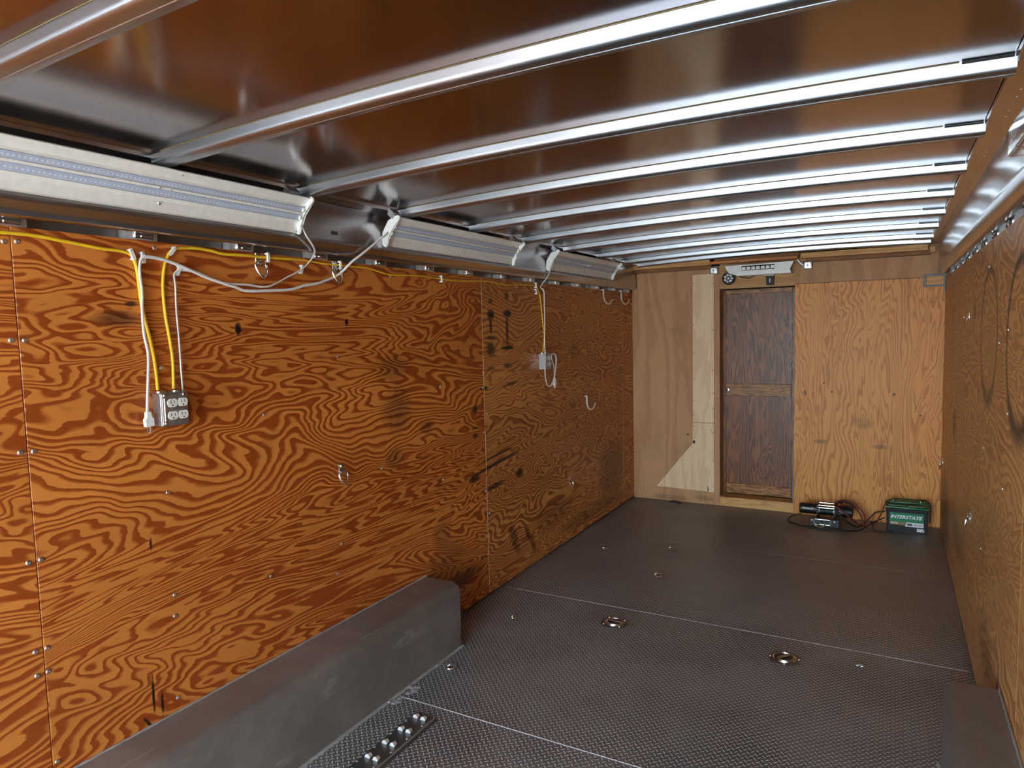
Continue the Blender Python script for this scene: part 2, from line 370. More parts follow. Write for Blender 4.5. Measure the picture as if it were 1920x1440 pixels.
# roof sheet (curved)
xs = [XL - .06 + (XR - XL + .12) * i / 40 for i in range(41)]
up = [(x, roof_z(x)) for x in xs]
prof = up + [(x, z + .012) for x, z in reversed(up)]
roof = struct(MB().prism(prof, lambda u, v: (u, YO, v), lambda u, v: (u, YD + .25, v)).build('ceiling', M['roof'], smooth=50))

# screws -------------------------------------------------------------
def screw_mesh(ax, sgn, r=.0075):
    m = MB().lathe([(r, 0), (r, .0015), (r * .8, .0032), (r * .35, .0042), (r * .3, .003)], (0, 0, 0), 'X', 12)
    bmesh.ops.scale(m.b, vec=(sgn, 1, 1), verts=m.b.verts)
    o = m.build('screw', M['screw']); me = o.data; bpy.data.objects.remove(o); return me
SC_L, SC_R = screw_mesh('X', 1), screw_mesh('X', -1, .006)
def screws(parent, me, x, pts):
    for (y, z) in pts:
        o = bpy.data.objects.new('screw', me); COL.objects.link(o); o.location = (x, y, z); o.parent = parent
# plywood sheets of the left wall
def sheet_left(y0, y1, z0, scr):
    o = struct(MB().box(XL - .012, XL, y0, y1, z0, ZT, .0012).build('wall_left', M['ply_left'], smooth=0)); screws(o, SC_L, XL, scr); return o
sheet_left(YO, -1.4435, .012, [])  # unseen extra sheet lining the stretch added for the daylight
sheet_left(-1.4415, .9895, .012, [(.984 - .01, 1.862), (.972, 1.596), (.972, 1.287), (.970, .976), (.969, .719), (.969, .65)])
sheet_left(.9915, 3.428, .012, [(1.006, 1.865), (1.006, 1.595), (1.006, 1.285), (1.002, .976), (1.0, .718), (.998, .649), (1.003, .376),
    (1.399, 1.081), (1.40, .73), (1.396, .659), (1.388, .377), (1.408, 1.884), (1.405, 1.495), (2.22, 1.496), (1.812, 1.292), (1.804, .661), (2.164, .553), (2.482, .956), (2.195, .675), (2.6, 1.86), (2.98, 1.3), (2.98, .8), (3.414, 1.654), (3.412, 1.258), (3.414, .994), (3.412, .644), (3.41, .369)])
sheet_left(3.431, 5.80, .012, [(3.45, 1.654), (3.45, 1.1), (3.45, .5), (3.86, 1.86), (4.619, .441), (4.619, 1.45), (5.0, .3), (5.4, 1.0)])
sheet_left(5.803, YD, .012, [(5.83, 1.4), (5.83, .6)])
# pale exposed ply edge at the two joints
for y in (3.4295, 5.8015):
    struct(MB().box(XL - .011, XL + .0006, y - .0016, y + .0016, .02, ZT - .005).build('trim_1', M['birch'], smooth=0))
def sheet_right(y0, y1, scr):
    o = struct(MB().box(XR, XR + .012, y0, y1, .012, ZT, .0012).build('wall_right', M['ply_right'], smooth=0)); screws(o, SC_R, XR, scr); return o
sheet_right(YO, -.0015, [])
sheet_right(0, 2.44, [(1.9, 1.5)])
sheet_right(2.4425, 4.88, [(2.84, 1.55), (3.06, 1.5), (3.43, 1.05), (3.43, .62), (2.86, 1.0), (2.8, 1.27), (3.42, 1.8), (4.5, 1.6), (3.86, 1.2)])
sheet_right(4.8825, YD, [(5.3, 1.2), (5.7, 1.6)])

# wall posts that show in the gap above and at the foot of the plywood
ORD = ['nearest', 'second', 'third', 'fourth', 'fifth', 'sixth', 'seventh', 'eighth', 'ninth', 'tenth', 'eleventh', 'twelfth', 'thirteenth', 'farthest']
def post_proto(sgn, x):
    r = empty('wall_post', (x, 0, 0))
    m = MB(); w = .054
    m.prism([(-w, -.040), (-w, -.004), (-.024, 0), (.024, 0), (w, -.004), (w, -.040)], lambda u, v: (sgn * v, u, 0.003), lambda u, v: (sgn * v, u, 1.965))
    m.build('web', M['bright'], r, 0)
    k = MB().box(0, sgn * .008, -.030, .034, 1.912, 1.930, .002); k.box(0, sgn * .012, -.012, .002, 1.914, 1.922, .002); k.build('bent_tab', M['chrome'], r, 0)
    return r
pl = post_proto(1, XL - .014)
for i in range(14):
    o = pl if i == 0 else copy_tree(pl)
    o.location = (XL - .0165, .99 + .3893 * i + (.0), 0)
    tag(o, f'bright aluminium wall post showing above left plywood, {ORD[i]} from the open end' if i < 13 else 'bright aluminium wall post above left plywood, farthest, in the back corner', 'wall post', 'wall posts above the left plywood')
pr_ = post_proto(-1, XR + .0165)
RY = [2.62 + .389 * i for i in range(9)]
for i, y in enumerate(RY):
    o = pr_ if i == 0 else copy_tree(pr_)
    o.location = (XR + .0165, y, 0)
    tag(o, f'bright aluminium wall post showing above right plywood, {ORD[i] if i < 8 else "farthest"} from the camera', 'wall post', 'wall posts above the right plywood')

# coves --------------------------------------------------------------
def cove(sgn, xw, name, dz, y1):
    P = [(-.012, 1.940), (.012, 1.926), (.034, 1.925), (.046, 1.931), (.054, 1.945), (.0575, 1.966), (.0585, 1.972), (.056, 1.985), (.053, 2.03), (.050, 2.08), (.047, 2.112 + dz), (.046, 2.118 + dz), (.046, 2.128 + dz), (.050, 2.131 + dz), (.105, 2.134 + dz), (.112, 2.137 + dz), (.112, 2.150 + dz), (.106, 2.150 + dz),
         (.104, 2.142 + dz), (.038, 2.139 + dz), (.038, 2.11), (.046, 1.985), (.048, 1.966), (.040, 1.942), (.01, 1.935), (-.012, 1.948)]
    f = lambda y: (lambda u, v: (xw + sgn * u, y, v))
    return struct(MB().prism(P, f(YO), f(y1)).build(name, M['cove'], smooth=40))
cl = cove(1, XL, 'trim_2', .003, YD - .06); crr = cove(-1, XR, 'trim_3', .026, YD - .05)
# rivets on the right upper flange
rv = MB().lathe([(.0034, 0), (.0030, -.0012), (.0012, -.0020)], (0, 0, 0), 'Z', 8).build('rivet', M['screw'], crr); rv.location = (XR - .072, 1.70, 2.1585)
for i in range(1, 60):
    c = rv.copy(); COL.objects.link(c); c.parent = crr; c.location = (XR - .072, 1.70 + .066 * i, 2.1585)
MB().box(XL + .0535, XL + .0548, 2.16, 2.20, 2.005, 2.02).build('stamp', M['dark_steel'], cl, 0)

# roof ribs ----------------------------------------------------------
def rib(y):
    x0, x1 = XL + .108, XR - .108; N = 36
    sec = [(-.0045, .001), (-.0025, -.020), (-.0018, -.026), (.0005, -.0308), (.006, -.034), (.024, -.034), (.025, -.0325), (.032, -.0325), (.033, -.034), (.050, -.034), (.055, -.0315), (.058, -.027), (.064, .001)]
    m = MB(); rows = []
    for i in range(N + 1):
        x = x0 + (x1 - x0) * i / N
        rows.append([(x, y + a, roof_z(x) + b) for a, b in sec])
    m.sheet(rows)
    for rw in (rows[0], rows[-1]): m.b.faces.new([m.b.verts.new(p) for p in rw])
    o = m.build('roof_rib', M['rib'], smooth=40)
    g = MB(); xs = [x1 - .105 + .1 * k / 4 for k in range(5)]
    g.sheet([[(x, y - .0056, roof_z(x) - .0004), (x, y - .0052, roof_z(x) - .0062)] for x in xs]); g.build('end_slot', M['dark'], o, 0)
    g = MB(); xs = [x0 + .05 + (x1 - x0 - .16) * k / 30 for k in range(31)]
    g.tube([(x, y - .0058, roof_z(x) - .0012) for x in xs], .0013, 6); g.build('seam_line', M['sealant'], o)
    g = MB(); xs = [x0 + .002 + .05 * k / 3 for k in range(4)]
    g.sheet([[(x, y - .0056, roof_z(x) - .0004), (x, y - .0052, roof_z(x) - .0040)] for x in xs]); g.build('end_slot', M['dark'], o, 0)
    return o
rib_n = ['crossing the top left corner of the view', 'running to the near light fixture from the top right', 'above the end of the nearest light fixture', 'above the start of the middle light', 'just beyond the start of the middle light',
         'over the far end of the middle light', 'over the start of the farthest light', 'over the middle of the farthest light', 'over the end of the farthest light']
for i in range(9):
    o = rib(.745 + .6 * i); tag(o, 'curved bright aluminium roof rib ' + rib_n[i], 'roof rib', 'aluminium ribs under the roof')
o = rib(5.92); tag(o, 'last aluminium roof rib, half hidden above the back wall lumber', 'roof rib', 'aluminium ribs under the roof')

# ================================================================== BACK WALL
PX0, PX1 = -1.309, -.702            # door opening
struct(MB().box(XL, PX0 - .0, YD, YD + .02, .0, 2.10).box(PX0 - .043, PX0 - .0, YD + .001, YD + .17, 0, 1.90).build('wall_back', M['lauan'], smooth=0))
struct(MB().box(PX0 + .001, PX1, YD, YD + .02, 1.899, 2.15).build('wall_back', M['header'], smooth=0))
struct(MB().box(PX1 + .001, XR + .05, YD, YD + .02, 1.912, 2.16).build('wall_back', M['lauan'], smooth=0))
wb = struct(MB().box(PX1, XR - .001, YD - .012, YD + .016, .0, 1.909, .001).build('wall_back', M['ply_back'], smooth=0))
struct(MB().box(PX1 + .0, PX1 + .03, YD + .02, YD + .18, 0, 1.90).build('trim_4', M['pine_dark'], smooth=0))
struct(MB().box(XL - .06, XR + .06, YD + .2, YD + .22, -.06, 2.21).build('wall_back_outer', M['dark'], smooth=0))
# threshold
struct(MB().box(PX0, PX1, YD - .004, YD + .15, 0, .083, .003).build('trim_5', M['pine'], smooth=0))
# grey sealant lines
struct(MB().tube(smooth_path([(PX1 - .006, YD - .012, .085), (PX1 - .004, YD - .013, 1.0), (PX1 - .005, YD - .013, 1.86)], 4), .004, 6).build('trim_6', M['silicone']))
# door
DY = YD + .14
door = struct(empty('door_1', (0, 0, 0)))
dx0, dx1 = -1.325, -.742
MB().box(dx0, dx0 + .042, DY, DY + .03, .085, 1.895, .002).build('stile', M['oak'], door, 0)
MB().box(dx1, dx1 + .06, DY + .002, DY + .03, .085, 1.895, .002).build('stile', M['oak'], door, 0)
MB().box(dx0 + .042, dx1, DY + .004, DY + .03, 1.072, 1.858).build('panel', M['oak'], door, 0)
MB().box(dx0 + .042, dx1, DY + .004, DY + .03, .178, .966).build('panel', M['oak'], door, 0)
for z0, z1 in ((1.856, 1.895), (.964, 1.073), (.090, .180)):
    MB().box(dx0 + .042, dx1 + .0, DY - .003, DY + .028, z0, z1, .003).build('rail', M['oak_light'], door, 0)
kn = MB().lathe([(.0, -.012), (.006, -.012), (.013, -.010), (.017, -.004), (.017, 0)], (-1.268, DY - .003, 1.016), 'Y', 18).build('lock', M['chrome'], door)
MB().lathe([(.0, -.013), (.005, -.013), (.005, -.011)], (-1.268, DY - .003, 1.016), 'Y', 10).build('keyhole', M['switch_hole'], kn)
MB().tube(smooth_path([(-.722, YD + .1, 1.88), (-.708, YD + .06, 1.82), (-.712, YD + .03, 1.7), (-.71, YD + .03, .6), (-.712, YD + .03, .1)], 5), .0045, 6).build('edge_seal', M['white_cord'], door)
for z in (1.62, 1.30, .98, .6):
    MB().box(-.728, -.722, YD + .13, YD + .137, z, z + .012).build('hinge_pin', M['screw'], door, 0)

# pale cover over the left of the door
ch = tag(empty('cable_chase', (-1.45, YD, 0)), 'pale birch plywood boxed strip with flared foot beside the dark door', 'wall cover'); ch.location = (-1.45, YD, .12)
def rel(o, root): o.location = -root.location; return o
rel(MB().box(-1.540, -1.353, YD - .020, YD - .0, .735, 2.035, .0015).build('upper_panel', M['birch'], ch, 0), ch)
rel(MB().prism([(-1.541, .731), (-1.353, .731), (-1.354, .118), (-1.872, .130), (-1.542, .545)], lambda u, v: (u, YD - .021, v), lambda u, v: (u, YD - .0, v)).build('lower_panel', M['birch'], ch, 0), ch)
for (x, z) in [(-1.532, 1.96), (-1.532, 1.78), (-1.532, 1.60), (-1.532, 1.35), (-1.532, 1.12), (-1.532, .93), (-1.532, .80), (-1.532, .70), (-1.362, 1.95), (-1.362, 1.55), (-1.362, 1.2), (-1.362, .86), (-1.362, .65), (-1.362, .4), (-1.362, .17), (-1.40, .14), (-1.6, .14), (-1.83, .145), (-1.80, .175), (-1.55, .51), (-1.36, 1.0)]:
    rel(MB().rod((x, YD - .0225, z), (x, YD - .018, z), .004, 8).build('screw', M['black_metal'], ch), ch)
# lumber above
def lumber(nm, x0, x1, y0, z0, z1, m, lab):
    o = MB().box(x0, x1, y0, YD - .001, z0, z1, .002).build(nm, m, smooth=0); return tag(o, lab, 'board')
lumber('lumber_board', -2.06, -1.372, YD - .09, 2.104, 2.148, M['pine'], 'pale pine board along the top of the back wall, left of the white vent')
lumber('lumber_board', -.655, XR - .12, YD - .09, 2.108, 2.152, M['pine'], 'pale pine board along the top of the back wall, right of the white vent')
lumber('nailing_strip', -2.05, -1.372, YD - .05, 2.074, 2.1035, M['pine_dark'], 'darker narrow strip under the left pine board of the back wall')
lumber('nailing_strip', -.62, XR - .10, YD - .05, 2.078, 2.1075, M['pine_dark'], 'darker narrow strip under the right pine board of the back wall')
tag(MB().box(-1.335, -.662, YD - .10, YD - .075, 2.110, 2.172, .0015).build('shelf_back_board', M['pine_dark'], smooth=0), 'brown upright board above the white vent at the roof', 'board')
tag(MB().box(-1.366, -.672, YD - .16, YD - .102, 2.104, 2.126, .002).build('shelf_strip', M['pine_orange'], smooth=0), 'orange pine ledge strip directly above the white vent', 'board')
tag(MB().box(XR - .112, XR - .075, YD - .14, YD - .093, 2.085, 2.132, .004).build('lumber_offcut', M['pine'], smooth=0), 'short pine offcut wedged at the right end of the top board', 'wood offcut')
# end block under the right cove
r = tag(empty('corner_block', (.27, YD - .03, 1.84)), 'small pine block framed in grey sealant in the top right back corner', 'wood block')
rel(MB().box(.216, .328, YD - .040, YD - .013, 1.852, 1.918, .002).build('block', M['pine'], r, 0), r)
sb = MB()
for a, b in (((.208, 1.846), (.208, 1.928)), ((.200, 1.926), (.338, 1.926)), ((.204, 1.846), (.336, 1.846)), ((.333, 1.80), (.333, 1.93))):
    pts = [Vector((a[0], YD - .022, a[1])).lerp(Vector((b[0], YD - .022, b[1])), i / 8) + Vector((random.uniform(-.002, .002), 0, random.uniform(-.002, .002))) for i in range(9)]
    sb.tube(pts, [.0085 + random.uniform(-.002, .002) for _ in pts], 6)
rel(sb.build('sealant', M['silicone'], r), r)

# vent hood
vh = tag(empty('vent_hood', (-.97, YD, 2.0)), 'white sloping vent cover with louvres above the dark door', 'vent')
f = lambda y, k: (lambda u, v: (u + (k if u < -.97 else -k), y, v))
body = MB(); Y0 = YD - .15
A = [(-1.238, 2.080), (-.700, 2.087), (-.728, 2.024), (-1.205, 2.020)]
body.prism(A, lambda u, v: (u, Y0, v), lambda u, v: (u, YD - .115, v))
body.prism([(-1.205, 2.0195), (-.728, 2.0235), (-.716, 1.996), (-1.128, 1.994)], lambda u, v: (u, Y0 + .004, v), lambda u, v: (u, YD - .002, v))
rel(body.build('cover', M['white_paint'], vh, 0), vh)
lv = MB().box(-1.100, -.842, Y0 - .0015, Y0 + .002, 2.034, 2.073); lo = rel(lv.build('louvre_opening', M['dark'], vh, 0), vh)
lm = MB()
for k in range(7): lm.prism([(-.016, 0), (.016, 0), (.014, .024), (-.012, .024)], lambda u, v, k=k: (-1.083 + .0375 * k + u, Y0 - .004, 2.038 + v + k * .0004), lambda u, v, k=k: (-1.083 + .0375 * k + u, Y0 - .0016, 2.038 + v + k * .0004))
lm.build('louvre_blades', M['white_paint'], lo, 0)
# spot lamp
sp = tag(empty('spot_lamp', (-1.225, YD - .03, 1.984)), 'round black spotlight with clear lenses left below the white vent', 'lamp')
MB().lathe([(.030, .029), (.048, .012), (.054, 0), (.054, -.020), (.050, -.026), (.045, -.026), (.044, -.021), (.0, -.021)], (0, -.005, 0), 'Y', 28).build('housing', M['black'], sp)
for k in range(8):
    q = 2 * PI * k / 7
    cx, cz = (0, 0) if k == 7 else (.028 * math.cos(q), .028 * math.sin(q))
    MB().lathe([(.011, -.022), (.010, -.028), (.005, -.031), (.001, -.0315)], (cx, -.005, cz), 'Y', 12).build('lens', M['led_dot'], sp)
MB().box(-.012, .012, -.01, .028, .045, .075, .003).build('bracket', M['black'], sp)
MB().tube(smooth_path([(.02, .0, .045), (.06, -.01, .028), (.12, -.012, -.002), (.17, -.012, -.006), (.205, -.01, .01), (.222, -.006, .02)], 5), .0035, 6).build('cord', M['rubber'], sp)
# opener / sensor
op = tag(empty('switch_box', (-.895, YD, 1.955)), 'small black box with a white mark below the white vent', 'switch box')
MB().prism([(-.034, .042), (.034, .042), (.029, -.044), (-.027, -.044)], lambda u, v: (u, -.034, v), lambda u, v: (u, -.001, v)).build('case', M['black'], op, 0)
MB().box(-.033, .033, -.037, -.0345, .034, .042).build('top_rim', M['print_white'], op, 0)
MB().box(-.003, .003, -.0365, -.0345, -.022, .012).build('mark', M['print_white'], op, 0)
# junction boxes
def jbox(x, z, lab):
    j = tag(empty('junction_box', (x, YD, z)), lab, 'junction box')
    MB().box(-.033, .033, -.050, -.001, -.030, .030, .006, seg=2).build('body', M['galv'], j)
    MB().box(-.020, .020, -.053, -.0505, -.020, .020, .001).build('face_plate', M['steel'], j, 0)
    MB().box(-.007, .007, -.055, -.0535, -.012, .012).build('slot', M['dark_steel'], j, 0)
    return j
jbox(-1.352, 2.060, 'small grey metal junction box left of the white vent'); j = jbox(-.606, 2.055, 'small shiny metal junction box right of the white vent')
MB().tube(smooth_path([(-.08, -.03, .05), (-.055, -.03, .02), (-.03, -.03, .0)], 4), .005, 6).build('conduit', M['galv'], j)
MB().rod((-.045, -.028, -.008), (-.032, -.028, -.004), .009, 10).build('connector', M['steel'], j)

# ================================================================== WHEEL WELLS
def well(x0, x1, y0, y1, h, lab, sgn):
    r = .042; m = MB()
    # rounded on the inner top edge
    xin, xout = (x1, x0) if sgn > 0 else (x0, x1)
    P = [(xout, 0), (xout, h)] + [(xin - sgn * r + sgn * r * math.sin(a), h - r + r * math.cos(a)) for a in [PI / 2 * k / 8 for k in range(9)]] + [(xin, 0)]
    t = MB(); t.prism(P, lambda u, v: (u, y0, v), lambda u, v: (u, y1, v))
    es = [e for e in t.b.edges if all(abs(v.co.y - y1) < 1e-5 for v in e.verts) and max(v.co.z for v in e.verts) > .05]
    bmesh.ops.bevel(t.b, geom=es, offset=.014, segments=3, affect='EDGES', profile=.5)
    o = t.build('wheel_well', M['well'], smooth=40); tag(o, lab, 'wheel well')
    bead([(xin + sgn * .003, y0, .004), (xin + sgn * .003, y1, .004)], .0090, o, seed=5)
    bead([(xout + sgn * .004, y0, h + .001), (xout + sgn * .004, y1, h + .001)], .0048, o, 'sealant_line', seed=8)
    return o
wl = well(XL + .001, -1.879, -.55, 2.795, .331, 'long grey aluminium wheel well box along the left plywood wall', 1)
wr = well(.176, XR - .001, -.55, 2.755, .331, 'grey aluminium wheel well box in the bottom right corner', -1)
# wide smear of weld where seam meets the well
ws = MB()
for k in range(14):
    ws.lathe([(.012 + random.random() * .008, 0), (.010, .002), (.002, .004)], (-1.857 + random.uniform(-.006, .024), 2.26 + random.uniform(-.05, .11), 0), 'Z', 8)
ws.build('weld_patch', M['weld'], fl)

# ================================================================== LIGHT FIXTURES (left cove)
Bp, Tp = Vector((-2.032, 1.989)), Vector((-1.948, 2.111))
def lp(s, d, y):                       # s 0 bottom .. 1 top, d outward
    e = Tp - Bp; n = Vector((e.y, -e.x)).normalized(); q = Bp + e * s + n * d
    return (q.x, y, q.y)
def fixture():
    L = 1.20; r = empty('shop_light', (0, 0, 0))
    sec = [(0, .006), (0, 0), (.06, -.004), (.22, -.013), (.25, -.010), (.33, -.006), (.335, -.010), (.50, -.010), (.505, -.004), (.56, -.004), (.565, -.010), (.715, -.010), (.72, -.006), (.76, -.012), (.80, -.012), (.97, -.001), (1.0, 0), (1.0, .006)]
    m = MB(); back = [(1.0, -.003), (.80, -.022), (.72, -.034), (.35, -.034), (.22, -.024), (.02, -.004)]
    P = sec + back
    m.prism(P, lambda s, d: lp(s, d, .006), lambda s, d: lp(s, d, L - .006)); m.build('reflector', M['white_paint'], r, 30)
    for s0, s1 in ((.345, .49), (.575, .705)):
        b = MB(); b.prism([(s0, -.0098), (s0, -.0060), (s0 + .02, -.0045), (s1 - .02, -.0045), (s1, -.0060), (s1, -.0098)], lambda s, d: lp(s, d, .012), lambda s, d: lp(s, d, L - .012))
        st = b.build('led_strip', M['led'], r, 30)
        dm = MB(); sc = (s0 + s1) / 2; k = 0; y = .03
        while y < L - .03:
            p = [lp(sc - .018, -.0042, y), lp(sc + .018, -.0042, y), lp(sc + .018, -.0042, y + .0045), lp(sc - .018, -.0042, y + .0045)]
            dm.b.faces.new([dm.b.verts.new(q) for q in p]); y += .0135
        tag(dm.build('led_chips', M['led_dot'], st, 0), kind='stuff')
    capP = [(-.02, .010), (-.03, -.004), (.0, -.012), (.10, -.022), (.20, -.030), (.30, -.040), (.72, -.040), (.82, -.028), (.95, -.014), (1.03, -.006), (1.03, .008), (.98, .014), (.80, .008), (.70, .003), (.50, .001), (.30, .003), (.20, .010), (.05, .016)]
    for y0, y1 in ((-.006, .006), (L - .006, L + .006)):
        e = MB(); e.prism(capP, lambda s, d, y0=y0: lp(s, d, y0), lambda s, d, y1=y1: lp(s, d, y1)); bmesh.ops.bevel(e.b, geom=[x for x in e.b.edges if abs(x.verts[0].co.y - x.verts[1].co.y) < 1e-6], offset=.003, segments=2, affect='EDGES')
        eo = e.build('end_cap', M['white_plastic'], r)
        yi = y1 + .002 if y0 < 0 else y0 - .002
        g = MB()
        for s, d in ((.42, -.003), (.64, -.003)): g.rod(lp(s, d, yi), lp(s, d, yi + (.012 if y0 < 0 else -.012)), .008, 10)
        g.build('socket', M['white_plastic'], eo)
    for (s, d, y, q) in ((.17, -.0105, .62, .0055), (.535, -.0035, .60, .003), (.535, -.0035, .64, .003), (.9, -.0055, .66, .003)):
        a = Vector(lp(s, d, y)); b_ = Vector(lp(s, d + .004, y)); MB().rod(a, b_, q, 10, q * .6).build('screw', M['chrome'], r)
    for y in (-.02, L - .10):
        MB().prism([(.86, -.016), (1.05, -.014), (1.08, -.050), (.9, -.046)], lambda s, d, y=y: lp(s, d, y), lambda s, d, y=y: lp(s, d, y + .05)).build('hanger', M['galv'], r, 0)
    return r
fx = fixture()
for i, (y, lab) in enumerate(((.765, 'long white two-strip light fixture nearest the camera on the left cove'), (2.49, 'white two-strip light fixture in the middle of the left cove'), (4.185, 'white two-strip light fixture farthest away on the left cove, near the back wall'))):
    o = fx if i == 0 else copy_tree(fx)
    o.location = (0, y, 0); tag(o, lab, 'light fixture', 'light fixtures along the left cove')
# clear covered light on the right cove
cv = tag(empty('clear_cover_light', (XR, 1.9, 2.03)), 'clear plastic covered light under the right cove at the frame edge', 'light fixture')
def capf(y): return lambda u, v: (u, y, v)
Rr = []
x0, x1, z0, z1, rr_ = .232, XR - .062, 1.968, 2.055, .028
for (cx, cz, a0) in ((x1 - .006, z0 + .006, -PI / 2), (x1 - .006, z1 - .006, 0), (x0 + rr_, z1 - rr_, PI / 2), (x0 + .006, z0 + .006, PI)):
    q = rr_ if a0 == PI / 2 else .006
    for k in range(5): Rr.append((cx + q * math.cos(a0 + PI / 2 * k / 4), cz + q * math.sin(a0 + PI / 2 * k / 4)))
rel(MB().prism(Rr, capf(1.55), capf(2.02)).build('cover', M['clear'], cv), cv)
rel(MB().box(x0 + .022, x1 - .012, 1.62, 1.985, z0 + .035, z1 - .018, .003).build('lamp_board', M['white_paint'], cv, 0), cv)
for y in (1.66, 1.80, 1.94):
    for x in (x0 + .03, x1 - .03): rel(MB().rod((x, y, z0 + .028), (x, y, z0 + .036), .0045, 8).build('screw', M['chrome'], cv), cv)

# ================================================================== CABLES AND OUTLETS
XC = XL + .008
def cable(yz, r, mat, lab, cat='cable', head=None, tail=None, flat=1., name='cable', xoff=0):
    pts = (head or []) + [(XC + xoff, y, z) for y, z in yz] + (tail or [])
    o = MB().tube(smooth_path(pts, 5), r, 8, flat).build(name, mat, smooth=60); return tag(o, lab, cat)
YA = [(0.78, 1.882), (0.938, 1.884), (1.041, 1.885), (1.125, 1.877), (1.23, 1.866), (1.287, 1.864), (1.322, 1.854), (1.334, 1.827), (1.339, 1.797), (1.346, 1.7), (1.358, 1.633), (1.372, 1.559), (1.379, 1.491), (1.382, 1.424)]
YB = [(1.438, 1.424), (1.441, 1.519), (1.434, 1.595), (1.426, 1.659), (1.422, 1.734), (1.425, 1.787), (1.437, 1.84), (1.46, 1.878), (1.493, 1.89), (1.561, 1.896), (1.613, 1.893), (1.666, 1.886), (1.758, 1.889), (1.86, 1.889), (1.994, 1.893), (2.056, 1.893), (2.145, 1.888), (2.253, 1.888), (2.399, 1.888), (2.452, 1.885), (2.586, 1.867), (2.7, 1.870), (2.839, 1.875), (3.012, 1.869), (3.186, 1.867), (3.488, 1.880), (3.714, 1.870), (3.914, 1.880), (4.09, 1.885), (4.125, 1.878), (4.153, 1.850), (4.177, 1.8), (4.197, 1.703), (4.215, 1.611), (4.226, 1.532), (4.20, 1.44)]
WA = [(2.077, 1.894), (2.027, 1.855), (1.947, 1.818), (1.849, 1.778), (1.751, 1.781), (1.666, 1.781), (1.613, 1.791), (1.55, 1.813), (1.501, 1.818), (1.476, 1.815), (1.462, 1.799), (1.464, 1.762), (1.462, 1.682), (1.465, 1.595), (1.466, 1.491), (1.468, 1.412)]
WB = [(2.231, 1.846), (2.116, 1.805), (2.031, 1.79), (1.961, 1.772), (1.863, 1.764), (1.749, 1.758), (1.699, 1.769), (1.646, 1.781), (1.58, 1.798), (1.507, 1.823), (1.443, 1.842), (1.398, 1.85), (1.359, 1.85), (1.345, 1.839), (1.339, 1.797), (1.343, 1.741), (1.339, 1.68), (1.34, 1.607), (1.349, 1.55), (1.347, 1.498), (1.339, 1.42), (1.333, 1.355)]
WC = [(4.116, 1.846), (4.119, 1.754), (4.122, 1.651), (4.114, 1.535), (4.114, 1.431), (4.109, 1.322), (4.117, 1.256), (4.157, 1.206), (4.224, 1.224), (4.267, 1.291), (4.287, 1.397), (4.241, 1.424), (4.215, 1.400), (4.25, 1.33), (4.257, 1.250)]
cable(YA, .0052, M['yellow_cord'], 'thick yellow cable entering from the left edge and dropping into the four-socket box', name='yellow_cable')
n_ = len(YB); rr = [.0052 if i < 70 else .0036 for i in range((n_ - 1) * 5 + 1)]
cable(YB, rr, M['yellow_cord'], 'long yellow cable running under the cove between the two socket boxes', name='yellow_cable')
xo = .012
cable(WA, .0052, M['white_cord'], 'white cord from the nearest light fixture down into the near socket box', head=[(-2.02, 1.972, 2.03), (-2.015, 1.99, 1.985), (-2.03, 2.05, 1.93)], flat=.6, name='white_cord', xoff=.006, tail=[(XL + .02, 1.468, 1.408)])
wbo = cable(WB, .0052, M['white_cord'], 'white cord from the middle light fixture ending in a loose hanging plug', head=[(-2.0, 2.478, 2.045), (-2.02, 2.36, 1.96), (-2.045, 2.28, 1.90)], flat=.6, name='white_cord', xoff=xo)
wco = cable(WC, .0052, M['white_cord'], 'white cord from the farthest light fixture looping below the far socket box', head=[(-2.0, 4.20, 2.03), (-2.03, 4.185, 1.949), (-2.06, 4.13, 1.875)], flat=.6, name='white_cord', xoff=.058)
for o_, (x, y, z), t in ((wbo, (XC + .014, 1.333, 1.358), .06), (wco, (XC + .058, 4.257, 1.252), 0)):
    T = Matrix.Translation((x, y, z)) @ Matrix.Rotation(t, 4, 'X')
    m = MB().prism([(-.006, 0), (.006, 0), (.008, -.016), (.014, -.024), (.013, -.046), (-.013, -.046), (-.014, -.024), (-.008, -.016)], lambda u, v: (-.008, u, v), lambda u, v: (.008, u, v))
    bmesh.ops.transform(m.b, matrix=T, verts=m.b.verts); p = m.build('plug', M['white_plastic'], o_, 20)
    m = MB().box(-.003, .003, -.008, -.006, -.066, -.046).box(-.003, .003, .006, .008, -.066, -.046); m.rod((0, 0, -.046), (0, 0, -.068), .0022, 8); bmesh.ops.transform(m.b, matrix=T, verts=m.b.verts); m.build('prongs', M['screw'], p, 0)
